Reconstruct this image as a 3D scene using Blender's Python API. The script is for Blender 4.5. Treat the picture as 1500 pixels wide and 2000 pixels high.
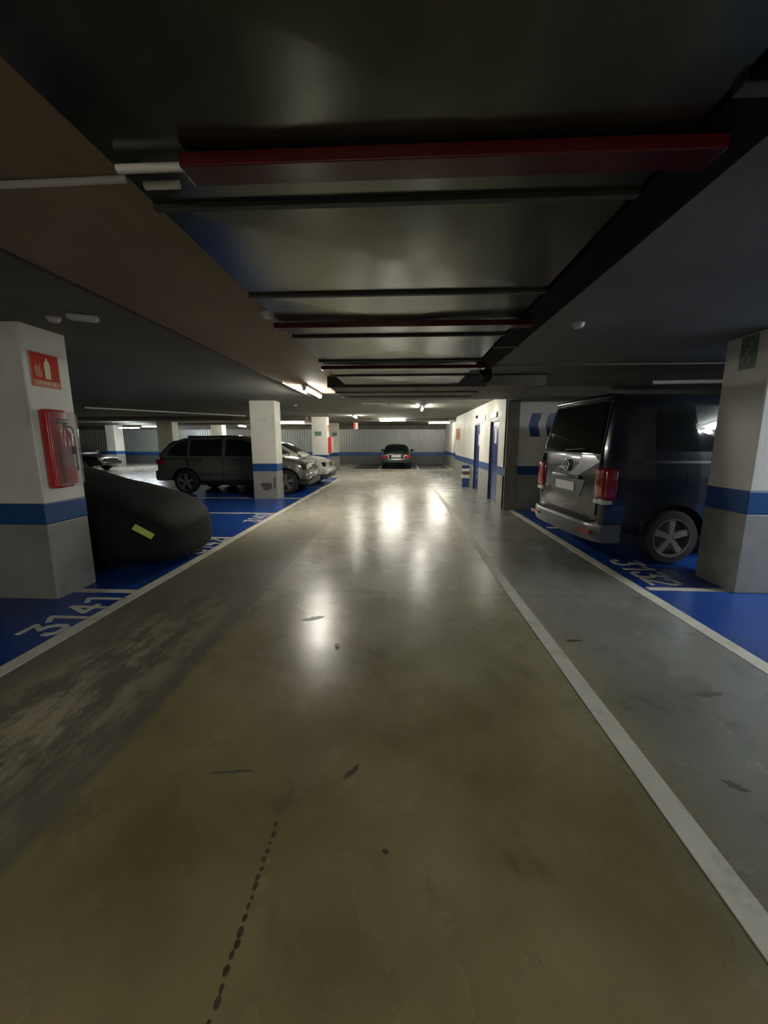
import bpy, bmesh, math, random
from mathutils import Vector, Matrix, noise
random.seed(4)
PI = math.pi
scene = bpy.context.scene
for o in list(bpy.data.objects): bpy.data.objects.remove(o)
C = scene.collection

# ------------------------------------------------------------------ camera, world, exposure
EYE = 1.55
cam = bpy.data.cameras.new('camera'); camo = bpy.data.objects.new('camera', cam); C.objects.link(camo)
cam.sensor_fit = 'HORIZONTAL'; cam.sensor_width = 36.0; cam.lens = 36.0 * 780 / 1500
cam.clip_start = 0.05; cam.clip_end = 200
camo.location = (0, 0, EYE)
camo.rotation_euler = (math.radians(90 - 10.033), 0, math.radians(2.891))
scene.camera = camo
w = bpy.data.worlds.new('world'); scene.world = w; w.use_nodes = True
w.node_tree.nodes['Background'].inputs[0].default_value = (0.5, 0.5, 0.5, 1)
w.node_tree.nodes['Background'].inputs[1].default_value = 0.0
vs = scene.view_settings
vs.view_transform = 'Standard'; vs.look = 'None'; vs.gamma = 1.0; vs.use_curve_mapping = False
vs.exposure = 2.0
TUBE = 75.0          # radiance of the fluorescent tubes

# ------------------------------------------------------------------ materials
M = {}
def mat(name, col, rough=0.6, metal=0.0, spec=0.5, var=0.0, scale=3.0, bump=0.0, bscale=40.0, coat=0.0, emit=None, estr=0.0, alpha=1.0, trans=0.0, dirt=None, dscale=1.5):
    m = bpy.data.materials.new(name); m.use_nodes = True; nt = m.node_tree; b = nt.nodes['Principled BSDF']
    b.inputs['Base Color'].default_value = (*col, 1); b.inputs['Roughness'].default_value = rough
    b.inputs['Metallic'].default_value = metal; b.inputs['Specular IOR Level'].default_value = spec
    b.inputs['Coat Weight'].default_value = coat; b.inputs['Coat Roughness'].default_value = 0.06
    b.inputs['Alpha'].default_value = alpha; b.inputs['Transmission Weight'].default_value = trans
    if emit: b.inputs['Emission Color'].default_value = (*emit, 1); b.inputs['Emission Strength'].default_value = estr
    L = nt.links.new
    geo = nt.nodes.new('ShaderNodeNewGeometry')
    if var > 0 or dirt:
        n = nt.nodes.new('ShaderNodeTexNoise'); n.inputs['Scale'].default_value = scale; n.inputs['Detail'].default_value = 6
        L(geo.outputs['Position'], n.inputs['Vector'])
        r = nt.nodes.new('ShaderNodeValToRGB'); r.color_ramp.elements[0].position = 0.32; r.color_ramp.elements[1].position = 0.68
        r.color_ramp.elements[0].color = (*[c * (1 - var) for c in col], 1); r.color_ramp.elements[1].color = (*[min(1, c * (1 + var)) for c in col], 1)
        L(n.outputs['Fac'], r.inputs['Fac']); out = r.outputs['Color']
        if dirt:
            n2 = nt.nodes.new('ShaderNodeTexNoise'); n2.inputs['Scale'].default_value = dscale; n2.inputs['Detail'].default_value = 8; n2.inputs['Roughness'].default_value = 0.65
            L(geo.outputs['Position'], n2.inputs['Vector'])
            r2 = nt.nodes.new('ShaderNodeValToRGB'); r2.color_ramp.elements[0].position = 0.56; r2.color_ramp.elements[1].position = 0.74
            L(n2.outputs['Fac'], r2.inputs['Fac'])
            mx = nt.nodes.new('ShaderNodeMix'); mx.data_type = 'RGBA'
            mx.inputs[7].default_value = (*dirt, 1); L(r2.outputs['Color'], mx.inputs[0]); L(out, mx.inputs[6]); out = mx.outputs[2]
        L(out, b.inputs['Base Color'])
    if bump > 0:
        n3 = nt.nodes.new('ShaderNodeTexNoise'); n3.inputs['Scale'].default_value = bscale; n3.inputs['Detail'].default_value = 4
        L(geo.outputs['Position'], n3.inputs['Vector'])
        bp = nt.nodes.new('ShaderNodeBump'); bp.inputs['Strength'].default_value = bump; bp.inputs['Distance'].default_value = 0.01
        L(n3.outputs['Fac'], bp.inputs['Height']); L(bp.outputs['Normal'], b.inputs['Normal'])
    M[name] = m
    return m

def floor_material():
    m = bpy.data.materials.new('worn polished concrete'); m.use_nodes = True; nt = m.node_tree; b = nt.nodes['Principled BSDF']; L = nt.links.new
    N = nt.nodes.new
    geo = N('ShaderNodeNewGeometry'); sep = N('ShaderNodeSeparateXYZ'); L(geo.outputs['Position'], sep.inputs[0])
    def noise_(scale, detail=6, rough=0.55, sx=1, sy=1):
        mp = N('ShaderNodeMapping'); mp.inputs['Scale'].default_value = (sx, sy, 1); L(geo.outputs['Position'], mp.inputs['Vector'])
        n = N('ShaderNodeTexNoise'); n.inputs['Scale'].default_value = scale; n.inputs['Detail'].default_value = detail; n.inputs['Roughness'].default_value = rough
        L(mp.outputs[0], n.inputs['Vector']); return n.outputs['Fac']
    def math_(op, a, c=None, clamp=False):
        x = N('ShaderNodeMath'); x.operation = op; x.use_clamp = clamp
        for i, v in enumerate((a, c)):
            if v is None: continue
            if isinstance(v, (int, float)): x.inputs[i].default_value = v
            else: L(v, x.inputs[i])
        return x.outputs[0]
    def ramp(f, p0, p1):
        r = N('ShaderNodeMapRange'); r.inputs['From Min'].default_value = p0; r.inputs['From Max'].default_value = p1; L(f, r.inputs['Value']); return r.outputs[0]
    def mix(f, a, c):
        x = N('ShaderNodeMix'); x.data_type = 'RGBA'; L(f, x.inputs[0])
        for i, v in ((6, a), (7, c)):
            if isinstance(v, tuple): x.inputs[i].default_value = (*v, 1)
            else: L(v, x.inputs[i])
        return x.outputs[2]
    X, Y = sep.outputs['X'], sep.outputs['Y']
    big = noise_(0.55, 4); mid = noise_(1.6, 7, 0.6); fine = noise_(9, 6)
    # driven-on middle of the lane, worn through to yellowish concrete, greyer towards the far end
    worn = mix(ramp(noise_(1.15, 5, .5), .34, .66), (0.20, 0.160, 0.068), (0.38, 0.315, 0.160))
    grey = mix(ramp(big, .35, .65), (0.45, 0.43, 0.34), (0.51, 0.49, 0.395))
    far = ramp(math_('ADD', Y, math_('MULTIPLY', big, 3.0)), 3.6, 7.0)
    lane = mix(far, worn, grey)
    # grey paint left along the kerb strip, scuffed off in long streaks
    painted = mix(ramp(mid, .35, .65), (0.140, 0.130, 0.092), (0.195, 0.180, 0.132))
    scuff = noise_(3.4, 12, .78, 1.5, .55)
    sx = math_('SUBTRACT', 1.0, ramp(math_('ABSOLUTE', math_('ADD', X, 2.0)), .12, .62), True)
    sy = math_('SUBTRACT', 1.0, ramp(math_('ABSOLUTE', math_('SUBTRACT', Y, 2.3)), .5, 1.9), True)
    sc = math_('MULTIPLY', math_('MULTIPLY', ramp(scuff, .46, .57), sx, True), sy, True)
    painted = mix(math_('MULTIPLY', sc, .9), painted, (0.52, 0.46, 0.30))
    edge = math_('ADD', X, math_('MULTIPLY', math_('SUBTRACT', fine, .5), .10))
    leftmask = math_('SUBTRACT', 1.0, ramp(edge, -1.46, -1.42), True)
    leftmask = math_('MULTIPLY', leftmask, math_('SUBTRACT', 1.0, ramp(Y, 5.5, 8.0), True))
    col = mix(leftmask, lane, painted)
    rgrey = mix(ramp(mid, .3, .7), (0.20, 0.20, 0.17), (0.27, 0.27, 0.235))
    rm = ramp(math_('ADD', X, math_('MULTIPLY', math_('SUBTRACT', big, .5), .6)), .95, 1.5)
    col = mix(rm, col, rgrey)
    # dark tyre and oil marks
    st = noise_(3.1, 8, .62, 1, .8); stm = math_('MULTIPLY', math_('MULTIPLY', ramp(st, .57, .76), .6, True), math_('SUBTRACT', 1.0, ramp(Y, 5.0, 9.0), True))
    col = mix(stm, col, (0.05, 0.045, 0.03))
    # expansion joints across the lane
    j = None
    for yj, k in ((3.95, .35), (6.25, .75), (12.6, .4)):
        d = math_('ABSOLUTE', math_('SUBTRACT', math_('ADD', Y, math_('MULTIPLY', fine, .06)), yj + .03))
        v = math_('MULTIPLY', math_('SUBTRACT', 1.0, ramp(d, .006, .024), True), k)
        j = v if j is None else math_('MAXIMUM', j, v)
    col = mix(j, col, (0.06, 0.055, 0.04))
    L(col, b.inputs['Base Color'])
    ro = N('ShaderNodeMapRange'); ro.inputs['From Min'].default_value = .3; ro.inputs['From Max'].default_value = .7
    ro.inputs['To Min'].default_value = .23; ro.inputs['To Max'].default_value = .31; L(mid, ro.inputs['Value'])
    L(math_('ADD', ro.outputs[0], math_('MULTIPLY', leftmask, .15)), b.inputs['Roughness'])
    b.inputs['Specular IOR Level'].default_value = .55
    bp = N('ShaderNodeBump'); bp.inputs['Strength'].default_value = .10; bp.inputs['Distance'].default_value = .012
    L(noise_(3.5, 5, .5), bp.inputs['Height']); L(bp.outputs[0], b.inputs['Normal'])
    M['floor'] = m

floor_material()
mat('ceiling', (0.145, 0.143, 0.118), .8, var=.12, scale=1.2, dirt=(.12, .11, .085), dscale=.7)
mat('soffit', (0.29, 0.205, 0.13), .7, var=.1, scale=1.5)
mat('concrete_beam', (0.13, 0.12, 0.10), .8, var=.15, scale=2)
mat('duct', (0.105, 0.110, 0.085), .19, metal=.8, var=.12, scale=2.2, bump=.25, bscale=2.5)
mat('black_tray', (0.003, 0.003, 0.003), .9, spec=.15)
mat('flange', (0.05, 0.045, 0.04), .6)
mat('red_rail', (0.07, 0.004, 0.005), .16, spec=.5)
mat('white_wall', (0.72, 0.70, 0.62), .55, var=.05, scale=2, dirt=(.5, .47, .40), dscale=1.1)
mat('grey_wall', (0.30, 0.29, 0.26), .5, var=.08, scale=3, dirt=(.20, .19, .165), dscale=1.6)
mat('blue_band', (0.018, 0.074, 0.225), .4, var=.06, scale=3)
mat('dark_lower', (0.10, 0.10, 0.10), .6, var=.1)
mat('corrugated', (0.36, 0.37, 0.35), .4, metal=.25, var=.06, scale=2)
mat('bay_blue', (0.010, 0.055, 0.26), .30, var=.18, scale=1.7, dirt=(.02, .065, .22), dscale=2.5, bump=.1, bscale=4)
mat('line_white', (0.66, 0.63, 0.52), .5, var=.08, scale=5, dirt=(.38, .35, .26), dscale=4.5)
mat('number_white', (0.60, 0.59, 0.52), .5, var=.15, scale=9)
mat('door_blue', (0.022, 0.045, 0.17), .25, spec=.6)
mat('door_frame', (0.02, 0.025, 0.05), .4)
mat('paper', (0.75, 0.73, 0.65), .6)
mat('steel', (0.5, 0.5, 0.5), .3, metal=1)
mat('pvc_white', (0.62, 0.60, 0.54), .45)
mat('lamp_body', (0.55, 0.55, 0.52), .45)
mat('tube', (1, 1, 1), .3, emit=(1.0, .965, .86), estr=TUBE)
mat('tube_cool', (1, 1, 1), .3, emit=(.86, .95, 1.0), estr=TUBE)
mat('small_lamp', (1, 1, 1), .3, emit=(1.0, .95, .8), estr=9.0)
mat('sign_red', (0.55, 0.035, 0.02), .22, spec=.6)
mat('sign_glow', (0.72, 0.70, 0.42), .3)
mat('sign_orange', (0.62, 0.20, 0.09), .3)
mat('sign_green', (0.14, 0.20, 0.15), .35)
mat('sign_green_pale', (0.32, 0.37, 0.30), .4)
mat('cab_red', (0.50, 0.020, 0.022), .3, spec=.6)
mat('ext_red', (0.45, 0.02, 0.02), .2, spec=.6)
mat('clear_plastic', (0.75, 0.73, 0.71), .08, spec=.9, alpha=.26)
mat('ext_label', (0.34, 0.12, 0.10), .5)
mat('stain', (0.12, 0.115, 0.09), .4)
mat('black_plastic', (0.015, 0.015, 0.016), .45)
mat('rubber', (0.012, 0.012, 0.012), .75)
mat('glass_dark', (0.008, 0.010, 0.011), .05, spec=.7)
mat('alloy', (0.22, 0.22, 0.21), .35, metal=.35)
mat('chrome', (0.7, 0.7, 0.68), .12, metal=1)
mat('plate', (0.62, 0.61, 0.56), .4)
mat('tail_red', (0.24, 0.004, 0.006), .12, spec=.7, coat=.5)
mat('lens_clear', (0.55, 0.54, 0.50), .1, spec=.7, coat=.5)
mat('van_paint', (0.013, 0.017, 0.025), .22, metal=.3, coat=.8)
mat('van_lower', (0.080, 0.085, 0.095), .35, coat=.2)
mat('suv_paint', (0.15, 0.15, 0.138), .25, metal=.4, coat=.8)
mat('white_paint', (0.68, 0.67, 0.60), .25, coat=.7)
mat('green_paint', (0.014, 0.028, 0.022), .25, metal=.2, coat=.6)
mat('black_paint', (0.012, 0.013, 0.016), .25, coat=.6)
mat('cover_cloth', (0.0055, 0.0052, 0.0045), .75, spec=.25, bump=.5, bscale=26, var=.2, scale=4)
mat('tag_yellow', (0.55, 0.62, 0.10), .5)
mat('oil', (0.085, 0.074, 0.044), .35)
mat('scrape', (0.09, 0.085, 0.075), .7)
mat('arrow_blue', (0.012, 0.045, 0.20), .4)
mat('guard_white', (0.6, 0.58, 0.52), .5)
mat('guard_brown', (0.10, 0.055, 0.035), .6)

# ------------------------------------------------------------------ mesh helpers
def link(name, me, parent=None):
    o = bpy.data.objects.new(name, me); C.objects.link(o)
    if parent: o.parent = parent
    return o
def obj(name, bm, m, parent=None, smooth=None, loc=None, rot=None):
    me = bpy.data.meshes.new(name); bmesh.ops.recalc_face_normals(bm, faces=bm.faces); bm.to_mesh(me); bm.free()
    for k in (m if isinstance(m, (list, tuple)) else [m]): me.materials.append(M[k])
    if smooth is not None:
        for p in me.polygons: p.use_smooth = True
        me.set_sharp_from_angle(angle=math.radians(smooth))
    o = link(name, me, parent)
    if loc: o.location = loc
    if rot: o.rotation_euler = rot
    return o
def tag(o, label=None, cat=None, group=None, kind=None):
    if label: o['label'] = label
    if cat: o['category'] = cat
    if group: o['group'] = group
    if kind: o['kind'] = kind
    return o
def empty(name, loc=(0, 0, 0), rz=0.0, parent=None):
    e = bpy.data.objects.new(name, None); C.objects.link(e); e.location = loc; e.rotation_euler = (0, 0, rz); e.empty_display_size = .1
    if parent: e.parent = parent
    return e
def box(bm, x0, x1, y0, y1, z0, z1, bev=0.0, seg=2):
    r = bmesh.ops.create_cube(bm, size=1)
    for v in r['verts']:
        v.co = Vector(((x0 + x1) / 2 + v.co.x * (x1 - x0), (y0 + y1) / 2 + v.co.y * (y1 - y0), (z0 + z1) / 2 + v.co.z * (z1 - z0)))
    if bev > 0:
        es = list({e for v in r['verts'] for e in v.link_edges})
        bmesh.ops.bevel(bm, geom=es, offset=bev, segments=seg, profile=.5, affect='EDGES')
    return bm
def bx(*a, **k): return box(bmesh.new(), *a, **k)
def tube(bm, p, q, r, n=12, r2=None, cap=True):
    p, q = Vector(p), Vector(q); d = q - p
    mtx = Matrix.Translation((p + q) / 2) @ d.to_track_quat('Z', 'Y').to_matrix().to_4x4()
    bmesh.ops.create_cone(bm, cap_ends=cap, segments=n, radius1=r, radius2=r if r2 is None else r2, depth=d.length, matrix=mtx)
    return bm
def tb(*a, **k): return tube(bmesh.new(), *a, **k)
def path(bm, pts, r, n=8):
    for a, c in zip(pts[:-1], pts[1:]): tube(bm, a, c, r, n)
    for a in pts[1:-1]: bmesh.ops.create_icosphere(bm, subdivisions=1, radius=r, matrix=Matrix.Translation(a))
    return bm
def lathe(prof, n=28, axis='Y', caps=False):
    bm = bmesh.new(); rings = []
    for (r, a) in prof:
        ring = []
        for k in range(n):
            t = 2 * PI * k / n; c, s = r * math.cos(t), r * math.sin(t)
            ring.append(bm.verts.new({'Y': (c, a, s), 'Z': (c, s, a), 'X': (a, c, s)}[axis]))
        rings.append(ring)
    for a, c in zip(rings[:-1], rings[1:]):
        for k in range(n):
            if (a[k].co - a[(k + 1) % n].co).length < 1e-7 and (c[k].co - c[(k + 1) % n].co).length < 1e-7: continue
            bm.faces.new((a[k], a[(k + 1) % n], c[(k + 1) % n], c[k]))
    for ring, rr in ((rings[0], prof[0][0]), (rings[-1], prof[-1][0])):
        if caps and rr > 1e-6: bm.faces.new(ring)
    bmesh.ops.remove_doubles(bm, verts=bm.verts, dist=1e-6)
    return bm
def prism(bm, pts, axis, a0, a1):
    """polygon pts given in the plane normal to axis ('X': (y,z), 'Y': (x,z), 'Z': (x,y)), extruded from a0 to a1"""
    def p3(p, a): return {'X': (a, p[0], p[1]), 'Y': (p[0], a, p[1]), 'Z': (p[0], p[1], a)}[axis]
    A = [bm.verts.new(p3(p, a0)) for p in pts]; B = [bm.verts.new(p3(p, a1)) for p in pts]
    bm.faces.new(A); bm.faces.new(list(reversed(B)))
    n = len(pts)
    for i in range(n): bm.faces.new((A[i], A[(i + 1) % n], B[(i + 1) % n], B[i]))
    return bm
def pr(*a): return prism(bmesh.new(), *a)
def stroke(bm, pts, width, z0, z1):
    """a painted stroke along 2-D points, as flat boxes"""
    for i, ((x0, y0), (x1, y1)) in enumerate(zip(pts[:-1], pts[1:])):
        z1 = z1 + .0004          # each overlapping stroke lies a coat higher
        d = Vector((x1 - x0, y1 - y0)); l = d.length; d /= l; n = Vector((-d.y, d.x)) * width / 2; e = d * width * .35
        a, b_ = Vector((x0, y0)) - e, Vector((x1, y1)) + e
        prism(bm, [tuple(a - n), tuple(b_ - n), tuple(b_ + n), tuple(a + n)], 'Z', z0, z1)
    return bm
def text_mesh(name, s, size, depth, m, parent):
    cu = bpy.data.curves.new(name, 'FONT'); cu.body = s; cu.size = size; cu.extrude = depth; cu.align_x = 'CENTER'; cu.align_y = 'CENTER'; cu.resolution_u = 2
    t = bpy.data.objects.new(name, cu); C.objects.link(t)
    me = bpy.data.meshes.new_from_object(t.evaluated_get(bpy.context.evaluated_depsgraph_get()))
    bpy.data.objects.remove(t); me.materials.clear(); me.materials.append(M[m])
    return link(name, me, parent)

# ------------------------------------------------------------------ the setting: floor, ceiling, walls
XL, XR, Y0, Y1, ZC = -24.0, 8.6, -7.0, 27.6, 2.60
DB, DL, DR = 2.44, -.955, .825      # underside and sides of the main duct
floor = tag(obj('floor', bx(XL, XR, Y0, Y1 + .2, -.12, 0), 'floor'), 'worn polished concrete garage floor with painted bays', 'floor', kind='structure')
ceiling = tag(obj('ceiling', bx(XL, XR, Y0, Y1 + .2, ZC, ZC + .25), 'ceiling'), 'dim grey concrete garage ceiling slab', 'ceiling', kind='structure')

def wall(name, label, fn, z_stripe=(.76, .96), upper='white_wall', lower='grey_wall'):
    """fn(z0, z1, proud) -> bmesh of the wall between two heights"""
    o = obj(name, fn(z_stripe[1], ZC, 0), upper); tag(o, label, 'wall', kind='structure')
    obj('lower_paint', fn(0, z_stripe[0], 0), lower, o); obj('blue_stripe', fn(z_stripe[0], z_stripe[1], .002), 'blue_band', o)
    return o
wall('wall_left', 'unlit outer wall on the far left of the garage', lambda a, b_, p: bx(XL - .2, XL + p, Y0, Y1 + .2, a, b_))
wall('wall_right', 'dark outer wall at the head of the bays behind the van', lambda a, b_, p: bx(XR - p, XR + .2, Y0, 9.2, a, b_))
wall('wall_rear', 'wall closing the garage behind the viewpoint', lambda a, b_, p: bx(XL, XR, Y0 - .2, Y0 + p, a, b_))

# far wall of ribbed sheet metal above a painted band
wb = obj('wall_back', bx(XL, XR, Y1, Y1 + .2, 0, ZC), 'grey_wall'); tag(wb, 'far end wall of ribbed grey sheet metal above a dark painted base', 'wall', kind='structure')
bm = bmesh.new(); x = XL; pitch = .17; pts = []
while x < 2.9:
    pts += [(x, Y1 - .03), (x + .09, Y1 - .03), (x + .105, Y1 - .075), (x + .155, Y1 - .075)]; x += pitch
lo = [bm.verts.new((a, c, .80)) for a, c in pts]; hi = [bm.verts.new((a, c, 2.42)) for a, c in pts]
for i in range(len(pts) - 1): bm.faces.new((lo[i], lo[i + 1], hi[i + 1], hi[i]))
cs = obj('corrugated_sheet', bm, 'corrugated', wb); cs['kind'] = 'stuff'
obj('blue_stripe', bx(XL, XR, Y1 - .085, Y1, .60, .83), 'blue_band', wb)
obj('lower_paint', bx(XL, XR, Y1 - .03, Y1, 0, .60), 'dark_lower', wb)
obj('ceiling_beam', bx(XL, XR, Y1 - .5, Y1, 2.36, ZC), 'concrete_beam', ceiling)

# the service room on the right: long side wall with two doors, and the wall with arrows behind the van
SX = 2.28
D1, D2 = (12.45, 13.40), (9.98, 11.02)      # door openings along Y
DZ = 2.10
def side_wall(a, b_, p):
    bm = bmesh.new(); ys = [9.2, D2[0], D2[1], D1[0], D1[1], 18.2]
    for i in range(5):
        if i in (1, 3):
            if b_ > DZ + .01 and a < ZC: box(bm, SX - p, SX + .2, ys[i], ys[i + 1], max(a, DZ), b_)
        else: box(bm, SX - p, SX + .2, ys[i], ys[i + 1], a, b_)
    return bm
wall('wall_service', 'white wall with blue stripe along the lane holding two blue doors', side_wall)
wall('wall_facing', 'grey-white wall with blue arrows behind the dark van', lambda a, b_, p: bx(SX, XR, 9.2 - p, 9.4, a, b_), (.80, 1.0))
obj('corner_pilaster', bx(2.26, 2.52, 9.12, 9.19, 0, 2.45), 'concrete_beam', bpy.data.objects['wall_facing'])
wall('wall_service_end', 'short end wall of the service room at the far end of the lane', lambda a, b_, p: bx(SX + .2, XR, 18.0, 18.2 + p, a, b_))
wall('wall_far_right', 'white wall piece at the right end of the ribbed wall', lambda a, b_, p: bx(2.72, 2.95, 22.6, Y1, a, b_), (.72, .92))

def door(n, ys, label, has_vision):
    root = empty(f'door_{n}', (SX, (ys[0] + ys[1]) / 2, 0)); tag(root, label, 'door', kind='structure')
    h = (ys[1] - ys[0]) / 2
    fr = bmesh.new(); box(fr, .0, .12, -h, -h + .05, 0, DZ); box(fr, 0, .12, h - .05, h, 0, DZ); box(fr, 0, .12, -h, h, DZ - .05, DZ)
    obj('frame', fr, 'door_frame', root)
    lf = obj('leaf', bx(.05, .10, -h + .05, h - .05, .01, DZ - .05), 'door_blue', root)
    hd = bmesh.new(); tube(hd, (.05, h - .14, 1.05), (-.01, h - .14, 1.05), .012); tube(hd, (-.01, h - .14, 1.05), (-.01, h - .27, 1.05), .011); box(hd, .040, .051, h - .17, h - .11, .93, 1.15)
    obj('handle', hd, 'black_plastic', lf)
    if has_vision: obj('vision_panel', bx(.042, .051, -.10, .10, 1.50, 1.88), 'paper', lf)
    else: obj('notice', bx(.044, .051, -.33, -.05, 1.42, 1.76), 'paper', lf)
    return root
door(1, D1, 'blue service door with a square white notice, farther along the wall', False)
door(2, D2, 'blue service door with a narrow pale panel, nearest the wall corner', True)

# ceiling furniture that belongs to the slab: a brown plastered strip, joints and beams
obj('plaster_strip', bx(-2.20, DL - .02, Y0, 9.0, 2.585, 2.60), 'soffit', ceiling)
obj('joint_strip', bx(-2.235, -2.20, Y0, 9.6, 2.577, 2.60), 'flange', ceiling)
obj('ceiling_beam', bx(2.26, XR, 8.2, 9.11, 2.42, 2.60), 'concrete_beam', ceiling)
obj('ceiling_beam', bx(XL, -4.2, 17.2, 17.9, 2.44, 2.60), 'concrete_beam', ceiling)
obj('ceiling_beam', bx(XL, -4.2, 23.0, 23.6, 2.50, 2.60), 'concrete_beam', ceiling)
obj('ceiling_beam', bx(-4.0, 2.2, 20.6, 21.0, 2.555, 2.60), 'concrete_beam', ceiling)
obj('ceiling_beam', bx(1.1, XR, 5.9, 6.0, 2.585, 2.60), 'concrete_beam', ceiling)

# painted floor: blue bays, white lines and numbers
E_ = .0025
obj('bay_paint', bx(-7.9, -2.70, Y0, 17.2, 0, E_), 'bay_blue', floor)
obj('bay_paint', pr([(2.68, Y0), (XR, Y0), (XR, 9.19), (2.50, 9.19)], 'Z', 0, E_), 'bay_blue', floor)
obj('bay_paint', bx(-3.2, 2.7, 22.6, Y1 - .1, 0, E_), 'dark_lower', floor)
coats = [0]
def line(pts):
    coats[0] += 1
    return obj('bay_line', pr(pts, 'Z', 0, .0040 + .0001 * coats[0]), 'line_white', floor)
line([(-2.80, Y0), (-2.68, Y0), (-2.68, 16.9), (-2.80, 16.9)])
line([(2.58, Y0), (2.70, Y0), (2.50, 9.19), (2.38, 9.19)])
line([(1.21, Y0), (1.335, Y0), (1.03, 14.6), (.94, 14.6)])
for y in (-.85, 1.45, 3.79, 6.14, 8.38, 10.72, 13.5, 15.7): line([(-7.9, y), (-2.80, y), (-2.80, y + .09), (-7.9, y + .09)])
for y in (-.4, 1.9, 4.14, 7.2): line([(2.60, y), (7.6, y), (7.6, y + .09), (2.60, y + .09)])
for x in (-3.1, -.95 - .55, .75, 2.6): line([(x, 22.5), (x + .1, 22.5), (x + .1, Y1 - .1), (x, Y1 - .1)])
line([(-3.1, 22.42), (2.7, 22.42), (2.7, 22.52), (-3.1, 22.52)])

DIG = {'1': [[(.35, 0), (.35, 1), (.05, .82)]], '2': [[(0, .78), (.1, .97), (.4, .97), (.5, .78), (.5, .6), (0, .02), (.52, .02)]],
       '3': [[(0, .97), (.5, .97), (.25, .6), (.42, .56), (.52, .4), (.52, .15), (.42, .02), (.12, .02), (0, .17), (0, .26)]],
       '4': [[(.38, 0), (.38, 1), (0, .32), (.55, .32)]], '5': [[(.5, .97), (.05, .97), (.02, .55), (.35, .58), (.5, .4), (.5, .15), (.38, .02), (.1, .02), (0, .18)]]}
def bay_number(s, side, xb, ystart, step=.25, h=.31, wd=.17):
    """side -1: read from the lane facing -X (text runs towards +Y); +1: facing +X (text runs towards -Y)"""
    for i, ch in enumerate(s):
        bm = bmesh.new()
        for pl in DIG[ch]:
            stroke(bm, [((xb - v * h) if side < 0 else (xb + v * h), ystart + side * -1 * (i * step + u / .55 * wd)) for u, v in pl], .045, .0005, .0058)
        obj('bay_number', bm, 'number_white', floor)
bay_number('3141', -1, -2.83, 2.88, .215)
bay_number('3142', -1, -2.83, 5.28, .215)
bay_number('3143', -1, -2.83, 7.50, .215)
bay_number('3132', 1, 2.72, 5.22, .24, .34, .19)
# a trail of oil drips and a few marks lying on the lane
bm = bmesh.new()
y = .70
while y < 1.40:
    r = random.uniform(.0065, .0105)
    bmesh.ops.create_cone(bm, cap_ends=True, segments=9, radius1=r, radius2=r * .8, depth=.0012, matrix=Matrix.Translation((-.512 + random.uniform(-.004, .004), y, .0008)) @ Matrix.Diagonal((1, random.uniform(1, 1.9), 1, 1)))
    y += random.uniform(.026, .042)
o = obj('oil_drips', bm, 'oil', floor); o['kind'] = 'stuff'
def blotch(x, y, rx, ry, rz, m='oil', seed=0):
    bm = bmesh.new(); n = 40; pts = []
    for k in range(n):
        t = 2 * PI * k / n; f = 1 + .8 * noise.noise(Vector((math.cos(t) * 2.6 + seed * 1.37, math.sin(t) * 2.6, seed)))
        u, v = rx * f * math.cos(t), ry * f * math.sin(t)
        pts.append((x + u * math.cos(rz) - v * math.sin(rz), y + u * math.sin(rz) + v * math.cos(rz)))
    obj('oil_stain', prism(bm, pts, 'Z', 0, .0012), m, floor)
blotch(-.235, 1.65, .045, .014, .9, seed=1); blotch(-.80, 1.62, .085, .009, .12, 'stain', seed=5); blotch(1.52, 1.66, .04, .018, -.6, seed=9)
blotch(-.79, 3.30, .10, .03, .5, 'stain', seed=12); blotch(-.06, 1.28, .012, .008, 0, seed=3); blotch(1.50, 1.36, .05, .015, -.3, 'stain', seed=15)
blotch(1.9, 2.35, .09, .025, .2, 'stain', seed=21); blotch(1.35, 3.0, .06, .015, .1, seed=25)

# ------------------------------------------------------------------ columns
def column(x0, x1, y0, y1, label, zs=(.76, .96), z1=ZC, chips=False):
    root = empty('column', ((x0 + x1) / 2, (y0 + y1) / 2, 0)); tag(root, label, 'column', 'painted concrete columns')
    hx, hy = (x1 - x0) / 2, (y1 - y0) / 2
    obj('upper_shaft', bx(-hx, hx, -hy, hy, zs[1], z1, bev=.012), 'white_wall', root)
    obj('lower_shaft', bx(-hx, hx, -hy, hy, 0, zs[0], bev=.012), 'grey_wall', root)
    obj('blue_band', bx(-hx - .002, hx + .002, -hy - .002, hy + .002, zs[0] - .003, zs[1] + .003, bev=.012), 'blue_band', root)
    return root
col1 = column(-4.07, -3.42, 3.59, 4.09, 'white column with blue band carrying the extinguisher sign and red cabinet beside the covered car')
col2 = column(-4.07, -3.40, 10.58, 11.08, 'white column with a dark scrape low down, in front of the grey SUV')
col3 = column(-4.05, -3.37, 17.6, 18.1, 'white column with a small green sign beyond the white car')
column(-4.15, -3.53, 21.4, 21.9, 'narrow-looking column standing just behind the one with green sign', z1=2.5)
column(-18.27, -17.72, 24.0, 24.8, 'distant column in the dark left part of the garage beside a parked car')
column(-13.15, -12.30, 21.0, 21.6, 'distant column lit by the tubes behind the grey SUV tailgate', zs=(.76, .96))
column(-11.95, -11.25, 24.6, 25.2, 'distant column showing above the grey SUV roof')
colR = column(3.41, 4.07, 4.10, 4.66, 'white column with blue band and faded green sign beside the dark van', zs=(.83, 1.06))
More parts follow.
